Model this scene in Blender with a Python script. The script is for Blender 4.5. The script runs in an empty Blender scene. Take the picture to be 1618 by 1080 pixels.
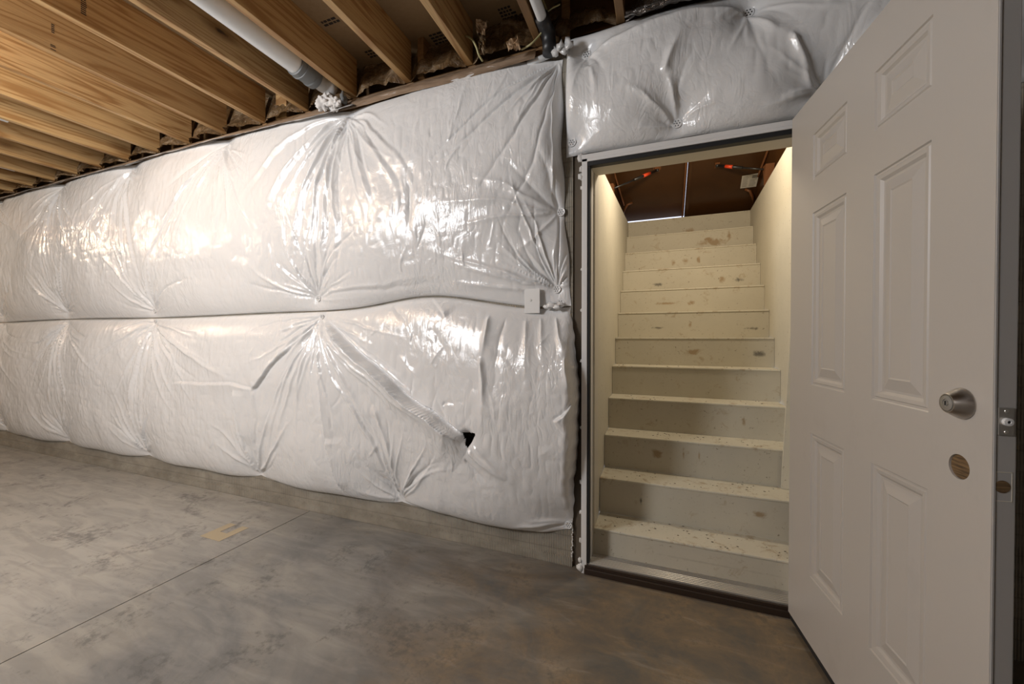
import bpy, bmesh, math, random
import numpy as np
from mathutils import Vector, Matrix, noise
random.seed(7)
R = math.radians
C = bpy.context.scene.collection

# ------------------------------------------------------------------ camera
F_PX = 615.0
YAW = math.atan(236 / 615)
cam_d = bpy.data.cameras.new('camera'); cam = bpy.data.objects.new('camera', cam_d); C.objects.link(cam)
cam.location = (0, -1.95, 1.165)
cam.rotation_euler = (R(90) - math.atan(7 / 615), 0, YAW)
cam_d.sensor_width = 36; cam_d.lens = 36 * F_PX / 1618
cam_d.clip_start = 0.02; cam_d.clip_end = 200
bpy.context.scene.camera = cam

# ------------------------------------------------------------------ world, lamps, exposure
sc = bpy.context.scene
sc.view_settings.view_transform = 'Standard'; sc.view_settings.look = 'None'
sc.view_settings.exposure = 0.0; sc.view_settings.gamma = 1.0; sc.view_settings.use_curve_mapping = False
w = bpy.data.worlds.new('world'); sc.world = w; w.use_nodes = True
w.node_tree.nodes['Background'].inputs[0].default_value = (.75, .8, 1, 1)
w.node_tree.nodes['Background'].inputs[1].default_value = 1.6

def lamp(name, loc, watt, col, rad=.06):
    d = bpy.data.lights.new(name, 'POINT'); d.energy = watt; d.color = col; d.shadow_soft_size = rad
    o = bpy.data.objects.new(name, d); o.location = loc; C.objects.link(o); return o
WARM = (1, .80, .58); NEUT = (.96, .97, 1)
lamp('ceiling_bulb_light', (-3.35, -1.75, 2.58), 36, WARM, .04)
lamp('far_ceiling_bulb_light', (-7.2, -2.0, 2.55), 62, WARM, .045)
lamp('neutral_fill_light', (-2.75, -2.7, 2.28), 222, NEUT, .33)  # added soft fill to brighten the blankets, no bulb known there
lamp('stair_bulb_light', (.15, .62, 2.42), 30, (1, .85, .64), .06)

# ------------------------------------------------------------------ helpers
CA, SA = math.cos(YAW), math.sin(YAW)
def W(px, py, y=-.08):
    """point of a plane parallel to the wall, read off the photograph once"""
    u = (px - 809) / F_PX; v = (533 - py) / F_PX
    dx, dy = -SA + u * CA, CA + u * SA
    Z = (1.95 + y) / dy
    return dx * Z, 1.165 + v * Z

def tag(o, label=None, cat=None, group=None, kind=None):
    if label: o['label'] = label
    if cat: o['category'] = cat
    if group: o['group'] = group
    if kind: o['kind'] = kind
    return o
def empty(name, loc=(0, 0, 0), rz=0):
    o = bpy.data.objects.new(name, None); o.location = loc; o.rotation_euler = (0, 0, rz)
    o.empty_display_size = .05; C.objects.link(o); return o
def link(name, me, mat=None, parent=None, smooth=False):
    if mat: me.materials.append(mat)
    if smooth:
        me.polygons.foreach_set('use_smooth', [True] * len(me.polygons))
    o = bpy.data.objects.new(name, me); C.objects.link(o)
    if parent: o.parent = parent
    return o
class MB:
    def __init__(s): s.bm = bmesh.new()
    def box(s, x0, x1, y0, y1, z0, z1, bev=0):
        r = bmesh.ops.create_cube(s.bm, size=1)
        vs = r['verts']
        for v in vs:
            v.co.x = x0 if v.co.x < 0 else x1
            v.co.y = y0 if v.co.y < 0 else y1
            v.co.z = z0 if v.co.z < 0 else z1
        if bev:
            es = list({e for v in vs for e in v.link_edges})
            bmesh.ops.bevel(s.bm, geom=es, offset=bev, segments=2, affect='EDGES', profile=.5)
        return s
    def prism(s, pts, axis, a0, a1):
        """polygon pts (2D) extruded along axis"""
        def P(p, a):
            return {'x': (a, p[0], p[1]), 'y': (p[0], a, p[1]), 'z': (p[0], p[1], a)}[axis]
        A = [s.bm.verts.new(P(p, a0)) for p in pts]; B = [s.bm.verts.new(P(p, a1)) for p in pts]
        n = len(pts)
        s.bm.faces.new(A); s.bm.faces.new(B[::-1])
        for i in range(n): s.bm.faces.new((A[i], B[i], B[(i + 1) % n], A[(i + 1) % n]))
        return s
    def tube(s, pts, rad, n=12, caps=True):
        pts = [Vector(p) for p in pts]; rings = []
        up = None
        for i, p in enumerate(pts):
            t = (pts[min(i + 1, len(pts) - 1)] - pts[max(i - 1, 0)]).normalized()
            if up is None:
                up = Vector((0, 0, 1)) if abs(t.z) < .9 else Vector((1, 0, 0))
            a = t.cross(up).normalized(); b = a.cross(t).normalized(); up = b
            r = rad[i] if isinstance(rad, (list, tuple)) else rad
            rings.append([s.bm.verts.new(p + a * math.cos(q) * r + b * math.sin(q) * r) for q in [2 * math.pi * k / n for k in range(n)]])
        for A, B in zip(rings, rings[1:]):
            for k in range(n): s.bm.faces.new((A[k], A[(k + 1) % n], B[(k + 1) % n], B[k]))
        if caps: s.bm.faces.new(rings[0][::-1]); s.bm.faces.new(rings[-1])
        return s
    def lathe(s, prof, c, axis, n=32):
        """prof: (radius, height along axis)"""
        ax = Vector(axis).normalized(); a = ax.orthogonal().normalized(); b = ax.cross(a); c = Vector(c)
        rings = []
        for r, h in prof:
            if r < 1e-5: rings.append([s.bm.verts.new(c + ax * h)])
            else: rings.append([s.bm.verts.new(c + ax * h + (a * math.cos(q) + b * math.sin(q)) * r) for q in [2 * math.pi * k / n for k in range(n)]])
        for A, B in zip(rings, rings[1:]):
            for k in range(n):
                if len(A) == 1 and len(B) == 1: continue
                if len(A) == 1: s.bm.faces.new((A[0], B[(k + 1) % n], B[k]))
                elif len(B) == 1: s.bm.faces.new((A[k], A[(k + 1) % n], B[0]))
                else: s.bm.faces.new((A[k], A[(k + 1) % n], B[(k + 1) % n], B[k]))
        return s
    def quad(s, *p):
        s.bm.faces.new([s.bm.verts.new(q) for q in p]); return s
    def blob(s, c, r, seed=0, sub=3, squash=(1, 1, 1), amp=.3):
        rnd = random.Random(seed)
        ret = bmesh.ops.create_icosphere(s.bm, subdivisions=sub, radius=1)
        cs = [Vector((rnd.uniform(-1, 1), rnd.uniform(-1, 1), rnd.uniform(-1, 1))).normalized() for _ in range(9)]
        for v in ret['verts']:
            d = v.co.normalized(); k = 1 + amp * (noise.fractal(d * 1.6 + cs[0] * 9, 1, 2.2, 4) + .4 * sum(max(0, d.dot(q)) ** 6 * (1 if i % 2 else -1) for i, q in enumerate(cs)))
            v.co = Vector((d.x * k * r * squash[0] + c[0], d.y * k * r * squash[1] + c[1], d.z * k * r * squash[2] + c[2]))
        return s
    def build(s, name, mat=None, parent=None, smooth=False, angle=None):
        bmesh.ops.recalc_face_normals(s.bm, faces=s.bm.faces[:])
        me = bpy.data.meshes.new(name); s.bm.to_mesh(me); s.bm.free()
        o = link(name, me, mat, parent, smooth)
        if angle is not None:
            me.polygons.foreach_set('use_smooth', [True] * len(me.polygons))
            me.set_sharp_from_angle(angle=R(angle))
        return o

# ------------------------------------------------------------------ materials
class N:
    def __init__(s, name):
        s.m = bpy.data.materials.new(name); s.m.use_nodes = True; s.t = s.m.node_tree
        s.b = s.t.nodes['Principled BSDF']
    def n(s, typ, ins=None, **kw):
        o = s.t.nodes.new('ShaderNode' + typ)
        for k, v in kw.items(): setattr(o, k, v)
        for k, v in (ins or {}).items():
            if isinstance(v, bpy.types.NodeSocket): s.t.links.new(v, o.inputs[k])
            else: o.inputs[k].default_value = v
        return o
    def set(s, **kw):
        for k, v in kw.items():
            k = k.replace('_', ' ')
            if isinstance(v, bpy.types.NodeSocket): s.t.links.new(v, s.b.inputs[k])
            else: s.b.inputs[k].default_value = v
        return s
    def co(s, sx=1, sy=1, sz=1, rnd=False, kind='Object'):
        c = s.n('TexCoord').outputs[kind]
        if rnd:
            i = s.n('ObjectInfo').outputs['Random']
            k = s.n('VectorMath', {0: s.n('CombineXYZ', {0: i, 1: i, 2: i}).outputs[0], 1: (37, 91, 53)}, operation='MULTIPLY').outputs[0]
            c = s.n('VectorMath', {0: c, 1: k}, operation='ADD').outputs[0]
        return s.n('Mapping', {'Vector': c, 'Scale': (sx, sy, sz)}).outputs[0]
    def noise(s, v, scale, det=4, rough=.55, dist=0):
        return s.n('TexNoise', {'Vector': v, 'Scale': scale, 'Detail': det, 'Roughness': rough, 'Distortion': dist}).outputs['Fac']
    def ramp(s, f, stops):
        r = s.n('ValToRGB', {'Fac': f}); e = r.color_ramp.elements
        while len(e) < len(stops): e.new(.5)
        for q, (p, c) in zip(e, stops):
            q.position = p; q.color = (*c, 1) if isinstance(c, tuple) else (c, c, c, 1)
        return r.outputs[0]
    def mix(s, f, a, b, mode='MIX'):
        m = s.n('Mix', data_type='RGBA', blend_type=mode)
        for i, v in ((0, f), (6, a), (7, b)):
            if isinstance(v, bpy.types.NodeSocket): s.t.links.new(v, m.inputs[i])
            else: m.inputs[i].default_value = (*v, 1) if isinstance(v, tuple) and len(v) == 3 else v
        return m.outputs[2]
    def math(s, op, a, b=0.0, c=0.0):
        return s.n('Math', {0: a, 1: b, 2: c}, operation=op).outputs[0]
    def bump(s, h, st=.3, d=.01, nrm=None):
        i = {'Height': h, 'Strength': st, 'Distance': d}
        if nrm: i['Normal'] = nrm
        return s.n('Bump', i).outputs[0]
def plain(name, col, rough=.5, metal=0, bump=0, bs=40):
    m = N(name); m.set(Base_Color=(*col, 1), Roughness=rough, Metallic=metal)
    if bump: m.set(Normal=m.bump(m.noise(m.co(), bs), bump, .004))
    return m.m
M = {}
# white vinyl facing with fine scrim
def vinyl(name, col=(.80, .80, .80), rough=.13):
    m = N(name)
    c = m.co()
    dirt = m.noise(m.co(1, 1, 1), 1.7, 5)
    col_ = m.mix(m.ramp(dirt, [(.45, 0.0), (.75, .18)]), col, tuple(k * .88 for k in col))
    cr = m.noise(m.co(1, 1, .55), 26, 4, .6, 1.2)
    cr2 = m.noise(m.co(), 9, 3, .5, 2.0)
    wx = m.n('TexWave', {'Vector': c, 'Scale': 95.0}, bands_direction='X').outputs['Fac']
    wz = m.n('TexWave', {'Vector': c, 'Scale': 95.0}, bands_direction='Z').outputs['Fac']
    sc_ = m.math('MULTIPLY', m.math('MAXIMUM', m.math('POWER', wx, 6.0), m.math('POWER', wz, 6.0)), .25)
    b1 = m.bump(m.math('ADD', cr, sc_), .14, .0025)
    ra = m.math('ABSOLUTE', m.math('SUBTRACT', m.noise(m.co(1, 1, .28), 11, 2, .5, 1.2), .5))
    rb = m.math('ABSOLUTE', m.math('SUBTRACT', m.noise(m.n('Mapping', {'Vector': c, 'Rotation': (0, R(35), 0), 'Scale': (1, 1, .35)}).outputs[0], 15, 2, .5, .8), .5))
    patch = m.ramp(m.noise(c, 1.6, 2, .5), [(.42, .05), (.62, 1.0)])
    b1 = m.bump(m.math('MULTIPLY', m.math('MINIMUM', m.math('MINIMUM', ra, rb), .10), patch), .42, .030, b1)
    b2 = m.bump(cr2, .22, .012, b1)
    m.set(Base_Color=col_, Roughness=rough, Normal=b2, IOR=1.5)
    m.b.inputs['Specular IOR Level'].default_value = .75
    m.b.inputs['Subsurface Weight'].default_value = 0
    return m.m
M['vinyl'] = vinyl('white_vinyl')
M['washer'] = plain('washer_plastic', (.78, .78, .78), .3)
M['black_hole'] = plain('dark_hole', (.02, .02, .02), .8)
m = N('brown_plastic_film')   # clear film over brown glass wool
nn = m.noise(m.co(), 6, 5, .6, 1.5)
m.set(Base_Color=m.ramp(nn, [(.3, (.06, .033, .014)), (.52, (.18, .11, .052)), (.72, (.42, .32, .21))]), Roughness=.16,
      Normal=m.bump(m.noise(m.co(), 16, 5, .65, 2), .8, .03)); M['film'] = m.m
m = N('silver_film')
m.set(Base_Color=m.ramp(m.noise(m.co(), 5, 4), [(.3, (.16, .13, .11)), (.7, (.5, .48, .46))]), Roughness=.2, Metallic=.7,
      Normal=m.bump(m.noise(m.co(), 22, 4, .6, 2), .8, .02)); M['foil'] = m.m
M['film_edge'] = (lambda m: (m.set(Base_Color=m.ramp(m.noise(m.co(.4, 1, 3), 4, 4), [(.3, (.20, .14, .095)), (.7, (.36, .26, .18))]), Roughness=.25,
      Normal=m.bump(m.noise(m.co(.5, 1, 3), 20, 4, .6, 1), .5, .01)), m.m)[1])(N('reflected_brown_film'))  # joists' reflection in the shiny vinyl edge painted as brown base colour

def wood(name, light, mid, dark, rnd=True):
    m = N(name)
    v = m.co(2.0, .40, 6.0, rnd)
    base = m.noise(v, 1.3, 3, .5, .4)
    g = m.math('SINE', m.math('MULTIPLY', base, 62.0))
    g = m.math('MULTIPLY_ADD', g, .5, .5)
    fine = m.noise(m.co(60, 2.2, 60, rnd), 3, 3, .6)
    col = m.mix(m.math('POWER', g, 3.0), light, mid)
    col = m.mix(m.ramp(fine, [(.35, 0.0), (.8, .45)]), col, dark)
    # broad tone changes from board to board
    i = m.n('ObjectInfo').outputs['Random']
    col = m.mix(m.math('MULTIPLY', i, .38), col, m.mix(.5, mid, dark))
    # knots
    vo = m.n('TexVoronoi', {'Vector': m.co(.3, 1.9, 5.2, rnd), 'Scale': 1.0, 'Randomness': 1.0}, feature='F1')
    kd = m.math('ADD', vo.outputs['Distance'], m.math('MULTIPLY', m.noise(m.co(1, 1, 1, rnd), 30, 2), .05))
    col = m.mix(m.ramp(kd, [(.12, .9), (.26, .0)]), col, dark)
    col = m.mix(m.ramp(kd, [(.085, .95), (.11, .0)]), col, tuple(k * .22 for k in dark))
    m.set(Base_Color=col, Roughness=.55, Normal=m.bump(fine, .15, .003))
    return m.m
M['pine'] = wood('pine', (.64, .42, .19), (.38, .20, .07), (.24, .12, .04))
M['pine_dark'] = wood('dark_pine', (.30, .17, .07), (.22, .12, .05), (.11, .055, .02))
m = N('subfloor_board')
nn = m.noise(m.co(1, 1, 1), 45, 4, .7); n2 = m.noise(m.co(), 3, 3)
m.set(Base_Color=m.mix(nn, m.mix(n2, (.20, .125, .055), (.30, .20, .10)), (.36, .25, .14)), Roughness=.7); M['osb'] = m.m
M['ink'] = plain('black_ink', (.03, .022, .018), .7)

# form-liner concrete: thin ribs in low brick courses
m = N('ribbed_concrete')
c = m.co()
rib = m.n('TexWave', {'Vector': m.co(1, 0, 0), 'Scale': 34.0, 'Distortion': .6, 'Detail': 1.0}, bands_direction='X').outputs['Fac']
rot = m.n('Mapping', {'Vector': c, 'Rotation': (R(90), 0, 0)}).outputs[0]
br = m.n('TexBrick', {'Vector': rot, 'Scale': 1.0, 'Mortar Size': .003, 'Brick Width': 40.0, 'Row Height': .076, 'Mortar Smooth': .3, 'Color1': (1, 1, 1, 1), 'Color2': (.85, .85, .85, 1), 'Mortar': (0, 0, 0, 1)})
big = m.noise(c, 2.2, 5, .6); sm = m.noise(c, 30, 4, .7)
col = m.mix(m.ramp(big, [(.3, 0.0), (.7, 1.0)]), (.27, .24, .19), (.40, .365, .30))
col = m.mix(m.math('MULTIPLY', m.ramp(rib, [(.1, 1.0), (.55, .0)]), m.math('MULTIPLY', m.ramp(m.noise(m.co(1, 1, 2), 7, 3), [(.38, .15), (.6, 1.0)]), .8)), col, (.11, .095, .075))
col = m.mix(m.math('MULTIPLY', br.outputs['Fac'], .35), col, (.15, .135, .11))
col = m.mix(m.ramp(sm, [(.58, 0.0), (.75, .6)]), col, (.17, .15, .12))
b = m.bump(m.math('ADD', m.math('MULTIPLY', rib, .5), m.math('MULTIPLY', br.outputs['Fac'], -1.0)), .7, .006)
m.set(Base_Color=col, Roughness=.9, Normal=m.bump(sm, .5, .004, b)); M['ribwall'] = m.m
M['concrete'] = (lambda m: (m.set(Base_Color=m.ramp(m.noise(m.co(), 2.5, 6, .6), [(.3, (.20, .18, .155)), (.7, (.33, .305, .27))]), Roughness=.9,
      Normal=m.bump(m.noise(m.co(), 25, 4, .7), .4, .004)), m.m)[1])(N('concrete'))

# trowelled floor
m = N('floor_concrete')
c = m.co()
sw = m.noise(m.co(1.0, 1.7, 1), 1.1, 6, .62, 1.6)
tr = m.noise(m.n('Mapping', {'Vector': m.n('TexCoord').outputs['Object'], 'Rotation': (0, 0, R(24)), 'Scale': (1.3, 6.5, 1)}).outputs[0], 2.2, 5, .62, .9)
bl = m.noise(c, 3.6, 8, .72, .5)
sp = m.noise(c, 28, 4, .75)
col = m.ramp(sw, [(.28, (.14, .138, .132)), (.46, (.21, .203, .19)), (.60, (.28, .262, .23)), (.75, (.32, .30, .26))])
# rusty tan curing stain that lies in front of the door
xyz = m.n('SeparateXYZ', {0: c})
dx = m.math('SUBTRACT', xyz.outputs[0], .35); dy = m.math('SUBTRACT', xyz.outputs[1], -.55)
dd = m.math('SQRT', m.math('ADD', m.math('MULTIPLY', dx, dx), m.math('MULTIPLY', dy, dy)))
dd = m.math('ADD', dd, m.math('MULTIPLY', m.math('SUBTRACT', sw, .5), 2.0))
tan = m.ramp(m.n('MapRange', {'Value': dd, 'From Min': .7, 'From Max': 1.7}).outputs[0], [(0, 1.0), (1, 0.0)])
tanc = m.ramp(bl, [(.36, (.085, .078, .066)), (.48, (.15, .11, .068)), (.64, (.26, .175, .085))])
col = m.mix(m.math('MULTIPLY', tan, .85), col, tanc)
# paler beyond the joint: stronger light on the left put into the colour
far = m.ramp(m.n('MapRange', {'Value': m.math('ADD', xyz.outputs[0], m.math('MULTIPLY', m.math('SUBTRACT', sw, .5), .9)), 'From Min': -2.7, 'From Max': -1.9}).outputs[0], [(0, 1.0), (1, 0.0)])
col = m.mix(m.math('MULTIPLY', far, .7), col, (.42, .395, .35))
col = m.mix(m.ramp(tr, [(.40, .5), (.58, .0)]), col, m.mix(.5, col, (.08, .08, .08)))
col = m.mix(m.ramp(tr, [(.58, .0), (.80, .45)]), col, (.36, .34, .30))
col = m.mix(m.ramp(m.math('MULTIPLY', bl, m.ramp(sp, [(.3, .7), (.7, 1.1)])), [(.50, .0), (.62, .55)]), col, (.075, .072, .068))
m.set(Base_Color=col, Roughness=m.ramp(bl, [(.3, .42), (.7, .62)]), Normal=m.bump(tr, .25, .004, m.bump(sp, .1, .002))); M['floor'] = m.m
M['tan_mark'] = plain('tan_mark', (.40, .33, .22), .75)

# cream painted stair concrete with scuffs
def cream(name, base, dirt, amt, scuff=True, marks=()):
    m = N(name); c = m.co()
    n1 = m.noise(c, 3.0, 6, .65); n2 = m.noise(m.co(1, 1, 1), 14, 5, .75, .6); n3 = m.noise(c, 55, 3, .7)
    col = m.mix(m.ramp(n1, [(.35, 0.0), (.72, .55)]), base, tuple(k * .80 for k in base))
    if scuff:
        col = m.mix(m.ramp(n2, [(.58 - amt, 0.0), (.70 - amt, .7)]), col, dirt)
        col = m.mix(m.ramp(n3, [(.64, 0.0), (.73, .85)]), col, tuple(k * .45 for k in dirt))
    col = m.mix(.12, col, m.mix(n1, (.5, .47, .4), base))
    xyz = m.n('SeparateXYZ', {0: c})
    for (mx, mz, rx, rz, mc) in marks:
        ax = m.math('DIVIDE', m.math('SUBTRACT', xyz.outputs[0], mx), rx); az = m.math('DIVIDE', m.math('SUBTRACT', xyz.outputs[2], mz), rz)
        q = m.math('SQRT', m.math('ADD', m.math('MULTIPLY', ax, ax), m.math('MULTIPLY', az, az)))
        q = m.math('ADD', q, m.math('MULTIPLY', m.math('SUBTRACT', n2, .5), 3.4))
        col = m.mix(m.ramp(q, [(.30, .75), (1.25, .0)]), col, mc)
    m.set(Base_Color=col, Roughness=.72, Normal=m.bump(n2, .25, .003))
    return m.m
CR = (.64, .60, .49)
M['tread'] = cream('cream_tread', CR, (.33, .22, .11), .035)
M['stairwall'] = cream('cream_wall', (.66, .62, .51), (.42, .33, .2), -.10)

M['frame'] = plain('frame_paint', (.76, .75, .74), .42)
M['frame_in'] = plain('frame_cream', (.60, .56, .48), .5)
M['rubber'] = plain('black_rubber', (.015, .016, .018), .55)
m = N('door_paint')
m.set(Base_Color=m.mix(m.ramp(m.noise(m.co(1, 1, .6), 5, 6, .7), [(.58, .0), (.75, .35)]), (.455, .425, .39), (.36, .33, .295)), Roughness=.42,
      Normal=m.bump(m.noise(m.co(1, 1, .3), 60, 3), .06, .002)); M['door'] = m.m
M['door_edge'] = plain('door_edge_steel', (.43, .415, .40), .45, 0, .1)
m = N('brushed_nickel'); m.set(Base_Color=(.50, .47, .44, 1), Metallic=1, Roughness=.28, Anisotropic=.6,
      Normal=m.bump(m.noise(m.co(400, 4, 400), 1, 2), .08, .001)); M['nickel'] = m.m
M['steel'] = plain('zinc', (.50, .49, .47), .35, .85)
m = N('aluminium_sill'); m.set(Base_Color=(.62, .60, .56, 1), Metallic=.8, Roughness=.30); M['alu'] = m.m
M['sill_wood'] = plain('dark_sill_wood', (.028, .016, .010), .5)
M['buck'] = plain('weathered_wood', (.11, .085, .06), .8, 0, .5, 30)
M['hole_wood'] = (lambda m: (m.set(Base_Color=m.ramp(m.noise(m.co(3, 3, 40), 6, 4), [(.35, (.06, .035, .015)), (.7, (.26, .16, .07))]), Roughness=.8), m.m)[1])(N('bore_wood'))
M['bilco'] = (lambda m: (m.set(Base_Color=m.ramp(m.noise(m.co(), 3, 5), [(.3, (.050, .019, .005)), (.7, (.075, .030, .008))]), Roughness=.36,
      Normal=m.bump(m.noise(m.co(), 9, 3), .08, .004)), m.m)[1])(N('brown_primer_steel'))
M['bilco_lt'] = plain('brown_bracket', (.17, .065, .022), .45)
M['blk'] = plain('black_metal', (.015, .015, .015), .35)
M['red'] = plain('red_sleeve', (.75, .07, .02), .4)
M['paper'] = plain('sticker_paper', (.62, .60, .55), .6)
M['print'] = plain('sticker_print', (.25, .24, .22), .6)
M['pvc'] = plain('white_pvc', (.72, .73, .73), .35, 0, .12, 60)
M['pvc_gray'] = plain('grey_coupling', (.16, .17, .175), .5, 0, .6, 30)
M['abs'] = plain('black_pipe', (.02, .02, .022), .4)
M['wire'] = plain('yellow_cable', (.42, .38, .19), .5)
M['cotton'] = plain('white_wool', (.70, .68, .66), .95, 0, .8, 35)
M['caulk'] = plain('white_foam', (.68, .67, .65), .8, 0, .6, 60)
M['card'] = plain('white_plate', (.78, .78, .77), .4)
M['kraft'] = (lambda m: (m.set(Base_Color=m.ramp(m.noise(m.co(), 20, 4), [(.3, (.28, .17, .09)), (.7, (.5, .36, .23))]), Roughness=.5), m.m)[1])(N('kraft_paper'))

# ------------------------------------------------------------------ room shell
XL, XR, YB = -10.0, 2.6, -5.5
ZC = 2.67; ZT = 2.902
mb = MB(); mb.box(XL, -2.2035, YB, 0, -.15, 0); mb.box(-2.1985, XR, YB, 0, -.15, 0); mb.box(XL, XR, YB, 0, -.25, -.02)
mb.box(-.42, .62, 0, .075, -.25, 0)
tag(mb.build('floor', M['floor']), 'trowelled grey and tan concrete floor slab with a straight saw-cut joint', kind='structure')
mb = MB(); mb.box(XL, XR, YB, .12, ZT, ZT + .03)
tag(mb.build('ceiling', M['osb']), 'brown subfloor sheathing above the open joists', kind='structure')
mb = MB(); mb.box(XL, -.42, 0, .22, 0, 2.60); mb.box(.60, XR, 0, .22, 0, 2.60); mb.box(-.42, .60, 0, .22, 2.10, 2.60)
mb.box(XL, -.42, -.007, 0, 0, .047)
tag(mb.build('wall_back', M['ribwall']), 'ribbed brick-patterned concrete foundation wall behind the white blankets', kind='structure')
mb = MB(); mb.box(XL, XR, .0, .14, 2.60, ZC); mb.box(XL, XR, .10, .14, ZC, ZT)
tag(mb.build('trim_1', M['pine_dark']), 'dark wooden sill plate and rim board on top of the foundation wall', kind='structure')
tag(MB().box(XL - .2, XL, YB, .2, 0, ZT).build('wall_left', M['concrete']), kind='structure')
tag(MB().box(XR, XR + .2, YB, .2, 0, ZT).build('wall_right', M['concrete']), kind='structure')
tag(MB().box(XL, XR, YB - .2, YB, 0, ZT).build('wall_front', M['concrete']), kind='structure')

# tan mark left on the slab
mb = MB()
cx, cy, hw = -2.44, -.40, .085
for (a, b_, c_, d_) in ((-1, -.35, -1, 1), (.35, 1, -1, 1), (-.35, .35, -1, -.1)):
    mb.box(cx + a * hw, cx + b_ * hw, cy + c_ * hw, cy + d_ * hw, .0002, .0012)
tag(mb.build('tape_mark', M['tan_mark']), 'faded tan U-shaped tape patch stuck on the grey floor beside the joint', 'tape mark')

# ------------------------------------------------------------------ joists
ORD = ['first', 'second', 'third', 'fourth', 'fifth', 'sixth', 'seventh', 'eighth', 'ninth', 'tenth', 'eleventh', 'twelfth', 'thirteenth', 'fourteenth', 'fifteenth', 'sixteenth', 'seventeenth', 'eighteenth', 'nineteenth', 'twentieth']
JX = lambda k: -1.406 * (.434 + .288 * k)
special = {1: 'beside the looped yellow cable', 3: 'on the near side of the thick pipe', 4: 'on the far side of the thick pipe', 5: 'with a row of black ink stamps', 6: 'of orange tone with oval knots', 7: 'lit bright yellow, with a black stamp'}
NJ = 20
for i, k in enumerate(list(range(-1, NJ - 1)) + [-2, -3, -4, -5, -6]):
    x = JX(k)
    mb = MB(); mb.box(0, .0381, YB, (-.0 if k != -1 else .0), 0, ZT - ZC, .0025)
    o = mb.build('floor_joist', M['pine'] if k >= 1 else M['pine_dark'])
    o.location = (x, -.004, ZC)
    if i < NJ:
        lab = ORD[i] + ' open pine joist from the stair door'
        if k in special: lab += ', ' + special[k]
    else: lab = 'dark pine ceiling joist running above the open white door, %s past the doorway' % ORD[i - NJ]
    tag(o, lab, 'joist', 'open ceiling joists')
    o.rotation_euler = (0, 0, R(random.uniform(-.12, .12)) if k > 7 else 0)
    def stamp(y, z0, z1, rows, wid, x_=x, o_=o):
        m_ = MB(); dz = (z1 - z0) / rows
        for r in range(rows):
            if random.random() < .12: continue
            m_.box(.0382, .0388, y - wid / 2, y + wid / 2 * random.uniform(.6, 1), z0 + r * dz, z0 + (r + .55) * dz)
        m_.build('ink_stamp', M['ink'], o_)
    # stamps on the side faces
    if k == 5: stamp(-.92, .045, .20, 16, .022); 
    if k == 4: stamp(-.80, .09, .20, 10, .02)
    if k == 6: stamp(-.88, .01, .04, 4, .02); stamp(-.88, .09, .15, 6, .012)
    if k == 7: stamp(-1.02, .06, .17, 5, .022)
# short blocking pieces by the rim
def px_x(px, y): return W(px, 100, y)[0]
for (px, wd, lab) in ((888, .04, 'short upright pine block at the rim above the blanket joint'), (664, .04, 'short upright pine block beside the third joist at the rim')):
    x = px_x(px, .0)
    tag(MB().box(x, x + wd, -.02, .09, ZC, ZT - .002, .002).build('wood_block', M['pine_dark']), lab, 'wood block')
x = px_x(436, -.02)
tag(MB().box(x, x + .10, -.01, .06, ZC, ZT - .04, .002).build('wood_block', M['pine']), 'orange sawn block at the rim left of the white wool tuft', 'wood block')

# crumpled film-faced insulation in the rim bays
def vnoise(x, z, seed, s):
    rng = np.random.RandomState(seed); G = rng.rand(257, 257)
    X = np.asarray(x, float) * s + 1000.3; Z = np.asarray(z, float) * s + 1000.7
    xi = np.floor(X).astype(int); zi = np.floor(Z).astype(int); fx = X - xi; fz = Z - zi
    fx = fx * fx * fx * (fx * (fx * 6 - 15) + 10); fz = fz * fz * fz * (fz * (fz * 6 - 15) + 10)
    a = G[xi % 256, zi % 256]; b = G[(xi + 1) % 256, zi % 256]; c = G[xi % 256, (zi + 1) % 256]; d = G[(xi + 1) % 256, (zi + 1) % 256]
    return (a * (1 - fx) + b * fx) * (1 - fz) + (c * (1 - fx) + d * fx) * fz - .5
def grid_mesh(name, P, mat, parent=None, mask=None, smooth=True):
    nz, nx = P.shape[:2]
    idx = np.arange(nz * nx).reshape(nz, nx)
    q = np.stack([idx[:-1, :-1], idx[:-1, 1:], idx[1:, 1:], idx[1:, :-1]], -1).reshape(-1, 4)
    if mask is not None:
        mc = (mask[:-1, :-1] & mask[:-1, 1:] & mask[1:, 1:] & mask[1:, :-1]).reshape(-1); q = q[mc]
    me = bpy.data.meshes.new(name); v = P.reshape(-1, 3).astype(np.float32)
    me.vertices.add(len(v)); me.vertices.foreach_set('co', v.ravel())
    me.loops.add(q.size); me.loops.foreach_set('vertex_index', q.ravel().astype(np.int32))
    me.polygons.add(len(q)); me.polygons.foreach_set('loop_start', np.arange(0, q.size, 4, dtype=np.int32)); me.polygons.foreach_set('loop_total', np.full(len(q), 4, dtype=np.int32))
    me.update(); me.validate()
    return link(name, me, mat, parent, smooth)
BAYS = [(JX(k) + .040, JX(k - 1) - .002) for k in range(0, 19)] + [(JX(k) + .040, JX(k - 1) - .002) for k in range(-4, 0)]
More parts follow.
